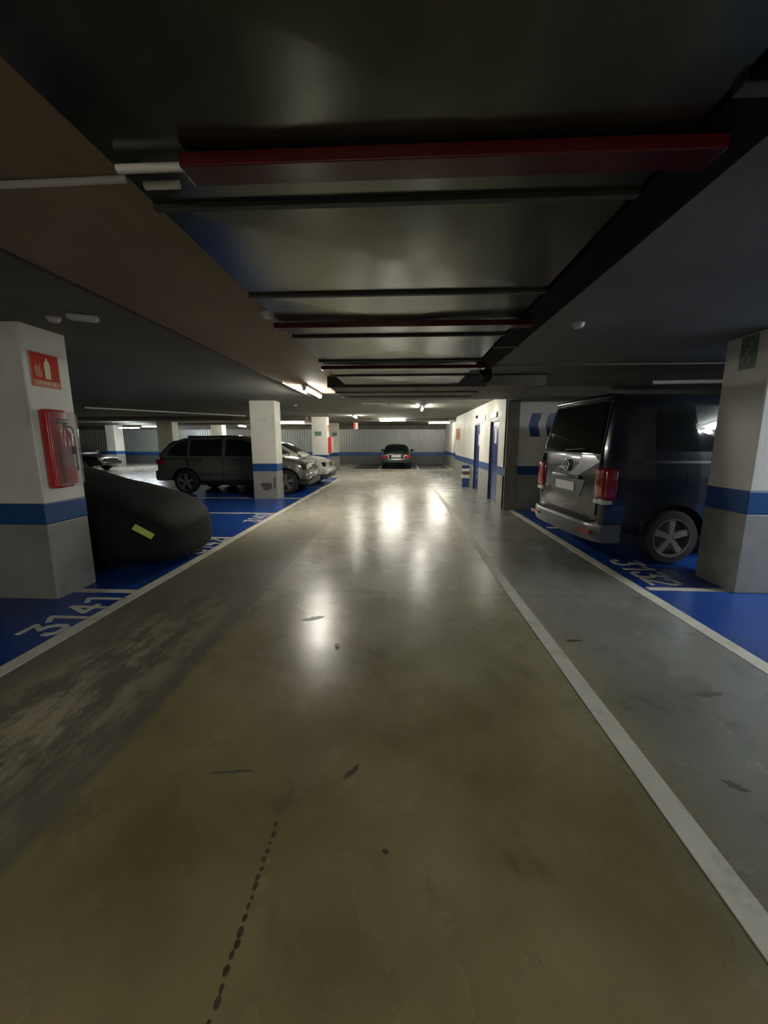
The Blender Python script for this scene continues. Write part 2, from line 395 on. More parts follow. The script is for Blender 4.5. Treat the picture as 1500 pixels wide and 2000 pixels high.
# bumper scrape on the second column
bm = bmesh.new(); pts = []
for k in range(18):
    t = 2 * PI * k / 18; f = 1 + .5 * noise.noise(Vector((math.cos(t) * 1.5, math.sin(t) * 1.5, 7)))
    pts.append((.03 + .14 * f * math.cos(t), .36 + .12 * f * math.sin(t)))
prism(bm, pts, 'Y', -.2525, -.249); prism(bm, [(.22, .30), (.27, .28), (.28, .58), (.235, .60)], 'Y', -.2525, -.249)
obj('scrape_mark', bm, 'scrape', col2)

# ------------------------------------------------------------------ ventilation duct with red rails under it
duct = empty('ventilation_duct', (0, 0, DB)); tag(duct, 'wide sheet-metal ventilation duct hanging under the ceiling along the lane', 'duct')
js = [-4.2, -2.4, -.7, .62, 1.67, 2.62, 3.60, 4.66, 5.67, 6.66]
for a, c in zip(js[:-1], js[1:]):
    bm = bmesh.new(); box(bm, DL, DR, a + .004, c - .004, .0, ZC - DB)
    bot = [f for f in bm.faces if f.normal.z < -.9]
    r = bmesh.ops.poke(bm, faces=bot)
    for v in r['verts']: v.co.z -= .012
    obj('duct_section', bm, 'duct', duct)
for a in js[1:-1]: obj('flange', bx(DL - .012, DR + .012, a - .014, a + .014, -.017, ZC - DB), 'flange', duct)
for y, ln, lab in ((1.36, .10, 'red steel rail under the duct, at the ends of the white conduits'), (3.13, .10, 'red steel rail under the duct, second in row from the white conduits'), (4.86, .12, 'red steel rail under the duct, last before the cross duct')):
    tag(obj('support_rail', bx(DL + .255 if y < 2 else DL - .03, DR + .10, y, y + ln, DB - .058, DB - .0175, bev=.004), 'red_rail'), lab, 'rail', 'red support rails under the duct')
tray = empty('cable_tray', (0, 0, DB)); tag(tray, 'black closed cable tray running along the right side of the duct', 'cable tray')
obj('trough', bx(DR + .014, 1.05, Y0 + .2, 5.25, -.014, ZC - DB - .004, bev=.004), 'black_tray', tray)
bm = bmesh.new(); tube(bm, (1.0, 5.25, -.02), (1.06, 5.52, -.05), .075, 16); bmesh.ops.create_uvsphere(bm, u_segments=16, v_segments=10, radius=.078, matrix=Matrix.Translation((1.06, 5.52, -.05))); tube(bm, (1.06, 5.52, -.05), (1.06, 5.52, ZC - DB - .004), .06, 14)
obj('end_elbow', bm, 'black_tray', tray, smooth=40)
for y in (-2.0, 1.2, 4.0): obj('clip', bx(DR + .006, 1.06, y, y + .04, -.022, ZC - DB - .004), 'flange', tray)
xd = empty('cross_duct', (0, 6.7, DB)); tag(xd, 'dark transverse duct crossing the lane at the end of the main duct', 'duct')
for i, (a, c) in enumerate(((-1.25, .2), (.2, 1.3), (1.3, 2.24))):
    obj('duct_section', bx(a + .004, c - .004, 0, 2.2, -.01, ZC - DB - .018), 'concrete_beam', xd)
for y in (.0, .75, 1.5): obj('flange', bx(-1.26, 1.3, y - .012, y + .012, -.03, ZC - DB - .018), 'flange', xd)

# white conduits
def conduit(pts, r, label, group='white conduits on the ceiling', m='pvc_white', clips=True):
    root = empty('conduit', pts[0]); tag(root, label, 'conduit', group)
    rel = [Vector(p) - Vector(pts[0]) for p in pts]
    obj('pipe', path(bmesh.new(), rel, r, 10), m, root, smooth=40)
    if clips:
        for a, c in zip(rel[:-1], rel[1:]):
            n = max(1, int((c - a).length / 1.6))
            for k in range(n):
                p = a.lerp(c, (k + .5) / n); cp = bx(p.x - .022, p.x + .022, p.y - .022, p.y + .022, p.z - r - .003, min(p.z + r + .02, ZC - .016 - pts[0][2]))
                obj('clip', cp, 'flange', root)
    return root
conduit([(-2.9, 1.76, 2.568), (-1.10, 1.725, 2.568)], .013, 'thin white conduit across the brown plaster strip meeting the duct')
conduit([(-.925, 1.405, 2.408), (-.70, 1.405, 2.408)], .013, 'short white conduit stub along the first red rail', clips=False)
conduit([(-.89, 1.49, 2.408), (-.77, 1.49, 2.408)], .013, 'shorter white conduit stub behind the first red rail', clips=False)
conduit([(-9.76, 12.08, 2.565), (-6.43, 16.29, 2.565)], .025, 'pale pipe running diagonally above the grey SUV roof', clips=False)
conduit([(4.30, 7.46, 2.56), (6.6, 7.30, 2.56)], .035, 'pale pipe on the ceiling above the van roof')
conduit([(-2.16, 7.2, 2.57), (-2.16, 8.9, 2.57)], .015, 'white conduit beside the tube lamp on the left of the lane')
conduit([(-1.2, 11.3, 2.58), (.3, 11.6, 2.58)], .018, 'white conduit across the lane past the cross duct')
conduit([(-2.9, 15.6, 2.575), (-1.0, 15.6, 2.575)], .02, 'white conduit across the lane above the small end-on lamp')

# ------------------------------------------------------------------ lamps
def lamp(c, length, axis, label, cool=False, n=1, z=2.522):
    root = empty('tube_lamp', (c[0], c[1], z), 0 if axis == 'X' else PI / 2); tag(root, label, 'lamp', 'fluorescent tube lamps')
    h = length / 2
    obj('housing', bx(-h - .03, h + .03, -.045, .045, .028, .075, bev=.008), 'lamp_body', root)
    for k in range(n):
        yy = 0 if n == 1 else (-.03 + .06 * k)
        obj('tube', tb((-h, yy, 0), (h, yy, 0), .019, 10), 'tube_cool' if cool else 'tube', root, smooth=50)
    for s in (-1, 1): obj('end_holder', bx(s * h - .016, s * h + .016, -.03, .03, -.024, .03), 'lamp_body', root)
    zz = ZC - z
    if zz > .08:
        for s in (-.6, .6): obj('hanger', tb((s * h, 0, .07), (s * h, 0, zz), .006, 6), 'flange', root)
    return root
lamp((-1.86, 8.30), 1.40, 'Y', 'bright tube lamp on the ceiling above the left lane edge, before the second column', z=2.507)
lamp((-6.15, 21.8), 1.50, 'X', 'tube lamp seen between the SUV column and the green sign column')
lamp((-9.9, 24.4), 1.2, 'Y', 'end-on tube lamp just left of the SUV column', z=2.46)
lamp((-15.6, 22.4), 1.25, 'X', 'lower tube lamp of the pair above the distant dark car', cool=True, z=2.30)
lamp((-15.6, 24.3), 1.0, 'X', 'upper tube lamp of the pair above the distant dark car', cool=True, z=2.44)
lamp((-2.03, 16.6), 1.2, 'Y', 'end-on tube lamp over the lane near the hanging sign')
lamp((-.58, 19.55), 1.22, 'X', 'tube lamp across the lane above the dark sedan')
lamp((1.88, 22.3), 1.12, 'X', 'tube lamp across the lane beside the service room end')
lamp((.54, 12.5), 1.2, 'Y', 'end-on tube lamp over the middle of the lane past the cross duct')
lamp((6.0, 3.35), 1.5, 'Y', 'twin tube lamp over the right bays beside the faded sign column', cool=True, n=2)
lamp((-.5, -4.9), 1.2, 'X', 'tube lamp across the lane end behind the viewpoint', z=2.425)
lamp((-1.75, -3.25), 1.3, 'Y', 'tube lamp beside the duct on the left, behind the viewpoint', z=2.507)


def small_fixture(name, bm, m, label, cat, loc, extra=None, group=None):
    root = empty(name, loc); tag(root, label, cat, group)
    obj('body', bm, m, root, smooth=40)
    if extra: obj(extra[0], extra[1], extra[2], root, smooth=40)
    return root
def detector(x, y, label, z=2.60, r=.05):
    small_fixture('smoke_detector', lathe([(r, 0), (r, -.018), (r * .72, -.04), (.0, -.046)], 18, 'Z'), 'pvc_white', label, 'detector', (x, y, z), ('base_ring', lathe([(r * 1.12, 0), (r * 1.12, -.008), (r * 1.0, -.01)], 18, 'Z'), 'lamp_body'), 'smoke detectors')
detector(-3.02, 3.52, 'round detector on the ceiling beside the extinguisher column')
detector(-1.13, 3.45, 'round detector on the brown plaster strip near the duct edge', 2.585)
detector(-1.12, 3.92, 'tiny round detector on the brown plaster strip past the larger one', 2.585, .022)
detector(1.56, 3.93, 'round detector on the ceiling between the black tray and the van')
detector(-3.2, 11.9, 'small round detector on the ceiling beside the SUV column', 2.6, .045)
em = small_fixture('emergency_light', bx(-.13, .13, -.05, .05, -.05, 0, bev=.012), 'pvc_white', 'white oblong emergency light on the ceiling near the extinguisher column', 'light', (-2.72, 3.47, 2.60), ('diffuser', bx(-.11, .11, -.04, .04, -.06, -.045, bev=.006), 'lamp_body'))
em.rotation_euler.z = .45; em.scale = (.85, .8, .8)
small_fixture('door_light', bx(-.045, 0, -.26, .26, -.06, .06, bev=.01), 'lamp_body', 'lit emergency light over the blue door nearest the wall corner', 'light', (SX, 10.45, 2.20), ('lens', bx(-.065, -.04, -.24, .24, -.05, .05, bev=.008), 'small_lamp'))
small_fixture('alarm_sounder', lathe([(.05, 0), (.05, .03), (.03, .06), (0, .062)], 16, 'X'), 'black_plastic', 'small round alarm sounder over the farther blue door', 'alarm', (SX, 12.95, 2.30)).rotation_euler.z = PI
small_fixture('wall_switch', bx(-.03, 0, -.06, .06, -.07, .07, bev=.008), 'pvc_white', 'small white box on the wall between the two blue doors', 'box', (SX, 11.72, 2.20), ('lens', bx(-.036, -.028, -.04, .04, -.05, .05), 'small_lamp'))

# ------------------------------------------------------------------ signs, extinguishers, arrows
def extinguisher_sign(x, y, z, label, s=.31):
    root = empty('extinguisher_sign', (x, y, z)); tag(root, label, 'sign', 'red extinguisher signs')
    h = s / 2
    obj('plate', bx(0, .006, -h, h, -h, h, bev=.002), 'sign_red', root)
    f = bmesh.new()
    for a in ((-h, -h + .008, -h, h), (h - .008, h, -h, h), (-h, h, -h, -h + .008), (-h, h, h - .008, h)): box(f, .005, .0075, a[0], a[1], a[2], a[3])
    obj('border', f, 'sign_orange', root)
    b_ = bmesh.new(); k = s / .31
    prism(b_, [(k * a, k * c) for a, c in ((-.01, -.075), (.052, -.075), (.052, .06), (.042, .085), (.03, .095), (.03, .115), (.012, .115), (.012, .095), (0, .085), (-.01, .06))], 'X', .0055, .008)
    obj('bottle_symbol', b_, 'sign_glow', root)
    b_ = bmesh.new(); prism(b_, [(k * a, k * c) for a, c in ((-.11, -.06), (-.05, -.07), (-.035, -.03), (-.055, .01), (-.05, .06), (-.085, .02), (-.09, .07), (-.12, .01))], 'X', .0055, .0075)
    obj('flame_symbol', b_, 'sign_orange', root)
    b_ = bmesh.new(); box(b_, .0055, .0072, -h + .012, h - .012, -h + .012, -h + .062); obj('text_strip', b_, 'sign_orange', root)
    t = text_mesh('lettering', 'EXTINTOR', .042 * k, .0006, 'sign_glow', root); t.rotation_euler = (PI / 2, 0, PI / 2); t.location = (.0078, 0, -h + .037)
    return root
extinguisher_sign(-3.42, 3.805, 2.21, 'red square extinguisher sign with pale bottle symbol above the red cabinet')
extinguisher_sign(-3.37, 17.85, 2.12, 'small distant red extinguisher sign on the green sign column', .26)

cab = empty('extinguisher_cabinet', (-3.42, 3.775, 1.10)); tag(cab, 'red extinguisher cabinet with clear bulging cover on the near white column', 'cabinet')
obj('back_box', bx(0, .088, -.115, .115, 0, .75, bev=.028, seg=4), 'cab_red', cab, smooth=35)
bm = bx(.055, .215, -.105, .105, .02, .73, bev=.04, seg=4)
bmesh.ops.delete(bm, geom=[f for f in bm.faces if all(v.co.x < .0551 for v in f.verts)], context='FACES')
obj('clear_cover', bm, 'clear_plastic', cab, smooth=40)
obj('latch', bx(.205, .225, -.02, .02, .33, .40, bev=.006), 'black_plastic', cab)
ext = empty('fire_extinguisher', (-3.272, 3.775, 1.145)); tag(ext, 'red fire extinguisher bottle inside the clear-fronted cabinet', 'fire extinguisher')
obj('cylinder', lathe([(0, .0), (.045, 0), (.054, .012), (.054, .43), (.045, .48), (.022, .51), (.02, .53), (0, .53)], 22, 'Z'), 'ext_red', ext, smooth=40)
obj('label', lathe([(.0548, .16), (.0548, .36)], 22, 'Z'), 'ext_label', ext, smooth=40)
bm = tb((0, 0, .52), (0, 0, .575), .018, 10); box(bm, -.012, .012, -.075, .03, .57, .59); box(bm, -.012, .012, -.07, .03, .60, .615)
obj('valve_handle', bm, 'black_plastic', ext)
obj('hose', path(bmesh.new(), [Vector(p) for p in ((0, .02, .55), (.01, .075, .53), (.01, .082, .40), (.01, .08, .12))], .01, 8), 'rubber', ext, smooth=50)

cab3 = empty('extinguisher_cabinet', (-3.37, 17.85, 1.02)); tag(cab3, 'distant red extinguisher cabinet on the green sign column', 'cabinet')
obj('back_box', bx(0, .13, -.16, .16, 0, .72, bev=.03, seg=3), 'cab_red', cab3, smooth=35)
obj('front_cover', bx(.12, .23, -.15, .15, .02, .70, bev=.035, seg=3), 'clear_plastic', cab3, smooth=35)

def exit_sign(loc, rot, wd, hh, label):
    root = empty('exit_sign', loc); root.rotation_euler = rot; tag(root, label, 'sign', 'green emergency signs')
    obj('plate', bx(-wd / 2, wd / 2, -.006, 0, -hh / 2, hh / 2, bev=.001), 'sign_green', root)
    b_ = bmesh.new(); k = hh / .3
    # running figure and doorway
    def bar(p, q, t):
        d = Vector(q) - Vector(p); n = Vector((-d.y, d.x)).normalized() * t * k / 2; P, Q = Vector(p) * k, Vector(q) * k
        prism(b_, [tuple(P - n), tuple(Q - n), tuple(Q + n), tuple(P + n)], 'Y', -.0078, -.0055)
    prism(b_, [(k * (.02 + .02 * math.cos(2 * PI * i / 10)), k * (.075 + .02 * math.sin(2 * PI * i / 10))) for i in range(10)], 'Y', -.0078, -.0055)
    bar((.0, .045), (-.025, -.02), .035); bar((-.025, -.02), (.02, -.05), .02); bar((.02, -.05), (.01, -.095), .02); bar((-.025, -.02), (-.06, -.06), .02); bar((-.06, -.06), (-.095, -.055), .018)
    bar((.0, .04), (.045, .01), .015); bar((-.005, .04), (-.05, .035), .014)
    obj('running_figure', b_, 'sign_green_pale', root)
    return root
exit_sign((3.41, 4.36, 2.42), (0, 0, -PI / 2), .20, .32, 'faded green escape sign on the column beside the van')
exit_sign((-3.77, 17.6, 1.88), (0, 0, 0), .30, .19, 'small green escape sign on the far column with the red cabinet')
exit_sign((-3.70, 21.4, 1.92), (0, 0, 0), .24, .18, 'small green escape sign on the narrow-looking column')

hs = empty('hanging_sign', (-2.15, 17.9, 2.6)); tag(hs, 'small red and white sign hanging over the lane below a tube lamp', 'sign')
obj('plate', bx(-.10, .10, -.015, .015, -.52, -.24, bev=.003), 'pvc_white', hs); obj('red_panel', bx(-.10, -.01, -.017, .017, -.50, -.26), 'sign_red', hs)
for s in (-.07, .07): obj('hanger', tb((s, 0, -.24), (s, 0, 0), .004, 6), 'flange', hs)
tag(obj('wall_notice', bx(SX - .008, SX, 16.9, 18.1, 1.62, 2.10, bev=.002), 'sign_orange'), 'faded red notice board at the far end of the white service wall', 'sign')

for k in range(2):
    x0 = 2.745 + k * .37
    tag(obj('wall_arrow', pr([(x0, 1.90), (x0 + .065, 2.16), (x0 + .275, 2.16), (x0 + .20, 1.90), (x0 + .265, 1.65), (x0 + .05, 1.65)], 'Y', 9.194, 9.2), 'arrow_blue'),
        ('blue chevron arrow fully in view on the wall behind the van', 'blue chevron arrow half hidden by the van tailgate')[k], 'arrow', 'blue chevron arrows')

cg = empty('striped_bin', (2.12, 13.95, 0)); tag(cg, 'narrow blue and white banded bin standing against the white wall', 'bin')
zz = [0, .30, .42, .54, .63, .74]
for i, m in enumerate(('door_blue', 'guard_white', 'guard_brown', 'guard_white', 'door_blue')):
    obj('band', bx(-.12, .12, -.11, .11, zz[i], zz[i + 1], bev=.006), m, cg)
obj('back_panel', bx(.115, .155, -.13, .13, 0, .72), 'grey_wall', cg)

# a scrap of crumpled paper on the lane
bm = bmesh.new(); bmesh.ops.create_icosphere(bm, subdivisions=2, radius=.018)
for v in bm.verts: v.co *= 1 + .5 * noise.noise(v.co * 90); v.co.z = max(-.010, v.co.z * .7)
tag(obj('paper_scrap', bm, 'paper', loc=(-.5, 2.82, .010)), 'tiny crumpled scrap of paper lying on the lane', 'paper')

# ------------------------------------------------------------------ cars
def wheel(parent, loc, r, wd, out, spokes=5, rim='alloy', sw=.045):
    """out = +1: outer face towards local +Y, -1 towards -Y"""
    h = wd / 2; s = out
    t = obj('wheel', lathe([(r * .70, -h), (r * .93, -h), (r * .985, -h * .72), (r, -h * .3), (r, h * .3), (r * .985, h * .72), (r * .93, h), (r * .70, h), (r * .66, h * .7), (r * .66, -h * .7), (r * .70, -h)], 36), 'rubber', parent, smooth=40, loc=loc)
    bm = lathe([(r * .70, s * h * .92), (r * .67, s * h * .99), (r * .63, s * h * .8), (r * .61, s * h * .1), (.0, s * h * .05)], 36)
    o = obj('rim_barrel', bm, 'flange', t, smooth=40)
    bm = lathe([(r * .715, s * h * .90), (r * .70, s * h * 1.0), (r * .655, s * h * .96), (r * .64, s * h * .7)], 36)
    tube(bm, (0, s * h * .35, 0), (0, s * h * .82, 0), r * .17, 16)
    for k in range(spokes):
        a = 2 * PI * k / spokes + PI / 2; d = Vector((math.cos(a), 0, math.sin(a))); n = Vector((-d.z, 0, d.x))
        p0, p1 = d * r * .10, d * r * .67
        V = []
        for p, ww in ((p0, sw * .9), (p1, sw * 1.25)):
            for yy in (.55, .86):
                for q in (-1, 1): V.append(bm.verts.new(p + n * ww * q * (1 if yy < .7 else .75) + Vector((0, s * h * yy, 0))))
        for f in ((0, 1, 3, 2), (4, 6, 7, 5), (0, 4, 5, 1), (2, 3, 7, 6), (0, 2, 6, 4), (1, 5, 7, 3)): bm.faces.new([V[i] for i in f])
    obj('rim', bm, rim, t, smooth=40)
    return t

def loft(rings, cap=True):
    bm = bmesh.new(); R = [[bm.verts.new(p) for p in r] for r in rings]; n = len(R[0])
    for a, c in zip(R[:-1], R[1:]):
        for k in range(n): bm.faces.new((a[k], a[(k + 1) % n], c[(k + 1) % n], c[k]))
    if cap:
        for r in (R[0], R[-1]):
            h = n // 2                       # ring: index k mirrors n-1-k
            for k in range(h - 1): bm.faces.new((r[k], r[k + 1], r[n - 2 - k], r[n - 1 - k]))
    return bm
def full(half): return [(x, y, z) for x, y, z in half] + [(x, -y, z) for x, y, z in reversed(half)]

def finish_body(name, bm, m, parent, cutters, sub=2, smooth=38):
    """subdivide, cut the wheel arches, and store the evaluated mesh"""
    o = obj(name, bm, m, parent)
    if sub: sm = o.modifiers.new('s', 'SUBSURF'); sm.levels = sub; sm.render_levels = sub
    cut = None
    if cutters:
        cb = bmesh.new()
        for (x, y0, y1, z, r) in cutters: tube(cb, (x, y0, z), (x, y1, z), r, 36)
        cut = obj('cut', cb, 'black_plastic'); o.parent = None
        bo = o.modifiers.new('b', 'BOOLEAN'); bo.operation = 'DIFFERENCE'; bo.object = cut; bo.solver = 'EXACT'; bo.material_mode = 'TRANSFER'
    dg = bpy.context.evaluated_depsgraph_get(); me = bpy.data.meshes.new_from_object(o.evaluated_get(dg))
    o.modifiers.clear(); o.data = me; me.name = name
    for p in me.polygons: p.use_smooth = True
    me.set_sharp_from_angle(angle=math.radians(smooth))
    if cut: bpy.data.objects.remove(cut)
    o.parent = parent
    return o
def interp(tab, x):
    if x <= tab[0][0]: return tab[0][1:]
    for a, c in zip(tab[:-1], tab[1:]):
        if x <= c[0]:
            t = (x - a[0]) / (c[0] - a[0]); return tuple(u + (v - u) * t for u, v in zip(a[1:], c[1:]))
    return tab[-1][1:]

def make_car(S, loc, rz, label, group=None):
    root = empty(S['name'], loc, rz); tag(root, label, 'car', group)
    P = S['paint']
    # lower body
    rings = []
    for (x, w_, zb, zt) in S['body']:
        h = zt - zb
        rings.append(full([(x, .0 + .25 * w_, zb), (x, .86 * w_, zb), (x, .96 * w_, zb + .12 * h), (x, w_, zb + .42 * h), (x, .985 * w_, zb + .72 * h), (x, .955 * w_, zb + .90 * h), (x, .86 * w_, zt), (x, .30 * w_, zt + .018)]))
    ax, ar, R = S['axles'], S['arch'], S['r']
    W = max(b[1] for b in S['body'])
    cut = [(a, s * (W - .27), s * (W + .1), R, ar) for a in ax for s in (-1, 1)]
    finish_body('body', loft(rings), [P, 'black_plastic'], root, cut)
    # cabin
    zb, zr, wb_, wt = S['cab']
    Wz = lambda z: wb_ + (wt - wb_) * max(0, min(1.05, (z - zb) / (zr - zb)))
    rings = []
    for (x, zt) in S['roof']:
        zt = max(zt, zb + .03)
        rings.append(full([(x, .25 * wb_, zb - .06), (x, wb_, zb - .06), (x, Wz(zb + .02), zb + .02), (x, Wz((zb + zt) / 2), (zb + zt) / 2), (x, Wz(zt - .05), max(zt - .05, zb + .022)), (x, Wz(zt) - .09, zt), (x, .30 * wt, zt + .02)]))
    cab_ = finish_body('cabin', loft(rings), P, root, None, 1)
    # side glass
    for s in (-1, 1):
        for poly in S['windows']:
            bm = bmesh.new(); A = [bm.verts.new((x, s * (Wz(z) - .03), z)) for x, z in poly]; B = [bm.verts.new((x, s * (Wz(z) + .009), z)) for x, z in poly]
            bm.faces.new(A); bm.faces.new(B)
            for i in range(len(poly)): bm.faces.new((A[i], A[(i + 1) % len(poly)], B[(i + 1) % len(poly)], B[i]))
            obj('side_window', bm, 'glass_dark', root)
    # windscreen and rear window follow the roof line
    roof = sorted(S['roof'])
    zat = lambda x: interp(roof, x)[0]
    for nm, (xa, xb, inset) in (('windscreen', S['screen']), ('rear_window', S['back'])):
        bm = bmesh.new(); n = 6; rows = []
        for i in range(n + 1):
            x = xa + (xb - xa) * i / n; z = zat(x); e = 1e-3; sl = (zat(x + e) - zat(x - e)) / (2 * e); nn = Vector((-sl, 0, 1)).normalized()
            row = []
            for u in (-1, -.6, 0, .6, 1):
                yy = u * (Wz(z) - inset); p = Vector((x, yy, z + .02 * (1 - abs(u) ** 1.5))); row.append((p - nn * .03, p + nn * .012))
            rows.append(row)
        V = [[[bm.verts.new(q) for q in c] for c in r] for r in rows]
        for i in range(n):
            for k in range(4):
                for t in (0, 1): bm.faces.new((V[i][k][t], V[i][k + 1][t], V[i + 1][k + 1][t], V[i + 1][k][t]))
        for i in range(n):
            for k in (0, 4): bm.faces.new((V[i][k][0], V[i + 1][k][0], V[i + 1][k][1], V[i][k][1]))
        for k in range(4):
            for i in (0, n): bm.faces.new((V[i][k][0], V[i][k + 1][0], V[i][k + 1][1], V[i][k][1]))
        obj(nm, bm, 'glass_dark', root, smooth=50)
    for a in ax:
        for s in (-1, 1): wheel(root, (a, s * (W - .115), R), R, .22, s, S.get('spokes', 5), S.get('rim', 'alloy'))
    # trim parts placed by the specification
    for nm, args, m, sm in S['parts']:
        par = root
        o = obj(nm, bx(*args, bev=min(.085 if 'bumper' in nm and 'lip' not in nm else .03, .32 * min(abs(args[1] - args[0]), abs(args[3] - args[2]), abs(args[5] - args[4])))), m, par, smooth=35)
    for s in (-1, 1):
        mx, mz = S['mirror']; mr = obj('door_mirror', bx(mx - .07, mx + .07, s * (W - .02) if s > 0 else -W - .17, W + .17 if s > 0 else -(W - .02), mz - .06, mz + .09, bev=.035, seg=3), S.get('mirror_mat', P), root, smooth=40)
        obj('mirror_glass', bx(mx - .076, mx - .068, s * (W + .085) - .06, s * (W + .085) + .06, mz - .03, mz + .06), 'glass_dark', mr)
        for hx in S['handles']: obj('door_handle', bx(hx - .09, hx + .09, s * (W - .01) - .02, s * (W - .01) + .02, S['hz'] - .015, S['hz'] + .015, bev=.008), S.get('handle_mat', P), root, smooth=40)
        for (x, z0, z1) in S['seams']: obj('door_seam', bx(x - .004, x + .004, s * (W - .005) - .012, s * (W - .005) + .0065, z0, z1) if s > 0 else bx(x - .004, x + .004, -(W - .005) - .0065, -(W - .005) + .012, z0, z1), 'black_plastic', root)
    return root

def sym(nm, x0, x1, y0, y1, z0, z1, m): return [(nm, (x0, x1, y0, y1, z0, z1), m, 1), (nm, (x0, x1, -y1, -y0, z0, z1), m, 1)]

SUV = dict(name='suv', paint='suv_paint', r=.36, arch=.43, axles=(-1.50, 1.50), spokes=5,
    body=[(-2.40, .80, .46, 1.00), (-2.37, .87, .42, 1.05), (-2.25, .915, .38, 1.08), (-1.8, .935, .34, 1.09), (-1.0, .94, .30, 1.10), (0, .94, .30, 1.09), (.8, .94, .30, 1.09), (1.15, .935, .31, 1.10), (1.6, .925, .33, 1.05), (2.0, .90, .36, .985), (2.25, .85, .38, .91), (2.36, .77, .42, .84), (2.40, .68, .47, .76)],
    cab=(1.07, 1.70, .90, .66), roof=[(-2.34, 1.10), (-2.22, 1.30), (-2.05, 1.48), (-1.85, 1.60), (-1.5, 1.68), (-.9, 1.715), (-.2, 1.72), (.25, 1.68), (.50, 1.58), (.85, 1.36), (1.25, 1.10)],
    windows=[[(-2.02, 1.14), (-1.42, 1.13), (-1.46, 1.58), (-1.75, 1.50), (-1.94, 1.34)], [(-1.34, 1.13), (-.38, 1.12), (-.40, 1.61), (-1.36, 1.59)], [(-.28, 1.12), (.98, 1.12), (.86, 1.25), (.42, 1.52), (.20, 1.60), (-.28, 1.61)]],
    screen=(1.18, .40, .10), back=(-2.28, -1.92, .10), mirror=(.85, 1.14), mirror_mat='black_plastic', handles=(-1.05, -.05), hz=1.0, handle_mat='chrome',
    seams=[(-1.38, .62, 1.08), (-.33, .36, 1.08), (.98, .50, 1.05)],
    parts=sym('headlight', 2.12, 2.385, .46, .83, .74, .88, 'lens_clear') + sym('headlight_bezel', 2.10, 2.37, .44, .845, .725, .895, 'black_plastic') + sym('kidney_grille', 2.36, 2.425, .03, .25, .70, .87, 'black_plastic') + sym('grille_surround', 2.34, 2.415, .015, .27, .685, .885, 'chrome')
      + [('front_bumper', (2.12, 2.46, -.86, .86, .42, .64), 'suv_paint', 1), ('lower_intake', (2.2, 2.475, -.50, .50, .40, .52), 'black_plastic', 1), ('bumper_lip', (1.95, 2.44, -.84, .84, .27, .41), 'black_plastic', 1), ('rear_bumper', (-2.45, -2.05, -.90, .90, .38, .72), 'suv_paint', 1), ('license_plate', (2.465, 2.482, -.26, .26, .54, .64), 'plate', 1)]
      + sym('tail_lamp', -2.375, -2.12, .66, .92, .88, 1.03, 'tail_red') + sym('fog_lamp', 2.4, 2.468, .60, .74, .47, .57, 'lens_clear')
      + sym('side_sill', -1.05, 1.05, .86, .952, .27, .40, 'black_plastic') + sym('rub_strip', -1.02, 1.02, .93, .953, .60, .655, 'suv_paint') + sym('roof_rail', -1.5, .1, .585, .62, 1.66, 1.715, 'black_plastic') + sym('indicator', 1.62, 1.70, .92, .94, .80, .83, 'lens_clear'))
def fx(x): return x if x < 1.5 else 1.5 + (x - 1.5) * .72
SUV['body'] = [(fx(b[0]), *b[1:]) for b in SUV['body']]
SUV['parts'] = [(n, (fx(a[0]), fx(a[1]), *a[2:]), m, k) for n, a, m, k in SUV['parts']]
make_car(SUV, (-4.98, 12.46, 0), 0, 'dark grey SUV parked nose out behind the scraped column')

WH = dict(SUV); WH.update(name='parked_car', paint='white_paint', handle_mat='white_paint', mirror_mat='white_paint', r=.33, arch=.39, axles=(-1.38, 1.38),
    body=[(x * .96, w_ * .965, zb * .9, zt * .935) for x, w_, zb, zt in SUV['body']], cab=(1.0, 1.50, .87, .62),
    roof=[(x * .96, zb * .9) for x, zb in SUV['roof']], windows=[[(x * .96, 1.0 + (z - 1.1) * .80) for x, z in p] for p in SUV['windows']],
    screen=(1.13, .40, .10), back=(-2.18, -1.86, .10), mirror=(.82, 1.06), hz=.92, seams=[(-1.3, .58, 1.0), (-.3, .34, 1.0), (.9, .48, .98)],
    parts=[(n, (a[0] * .96, a[1] * .962, a[2] * .96, a[3] * .96, a[4] * .93, a[5] * .93), 'white_paint' if m == 'suv_paint' else m, s) for n, a, m, s in SUV['parts'] if n not in ('roof_rail', 'rub_strip', 'license_plate')] + [('lower_intake', (1.9, 2.135, -.70, .70, .33, .47), 'black_plastic', 1)])
make_car(WH, (-4.78, 14.75, 0), 0, 'white car with dark twin grille parked beyond the grey SUV')

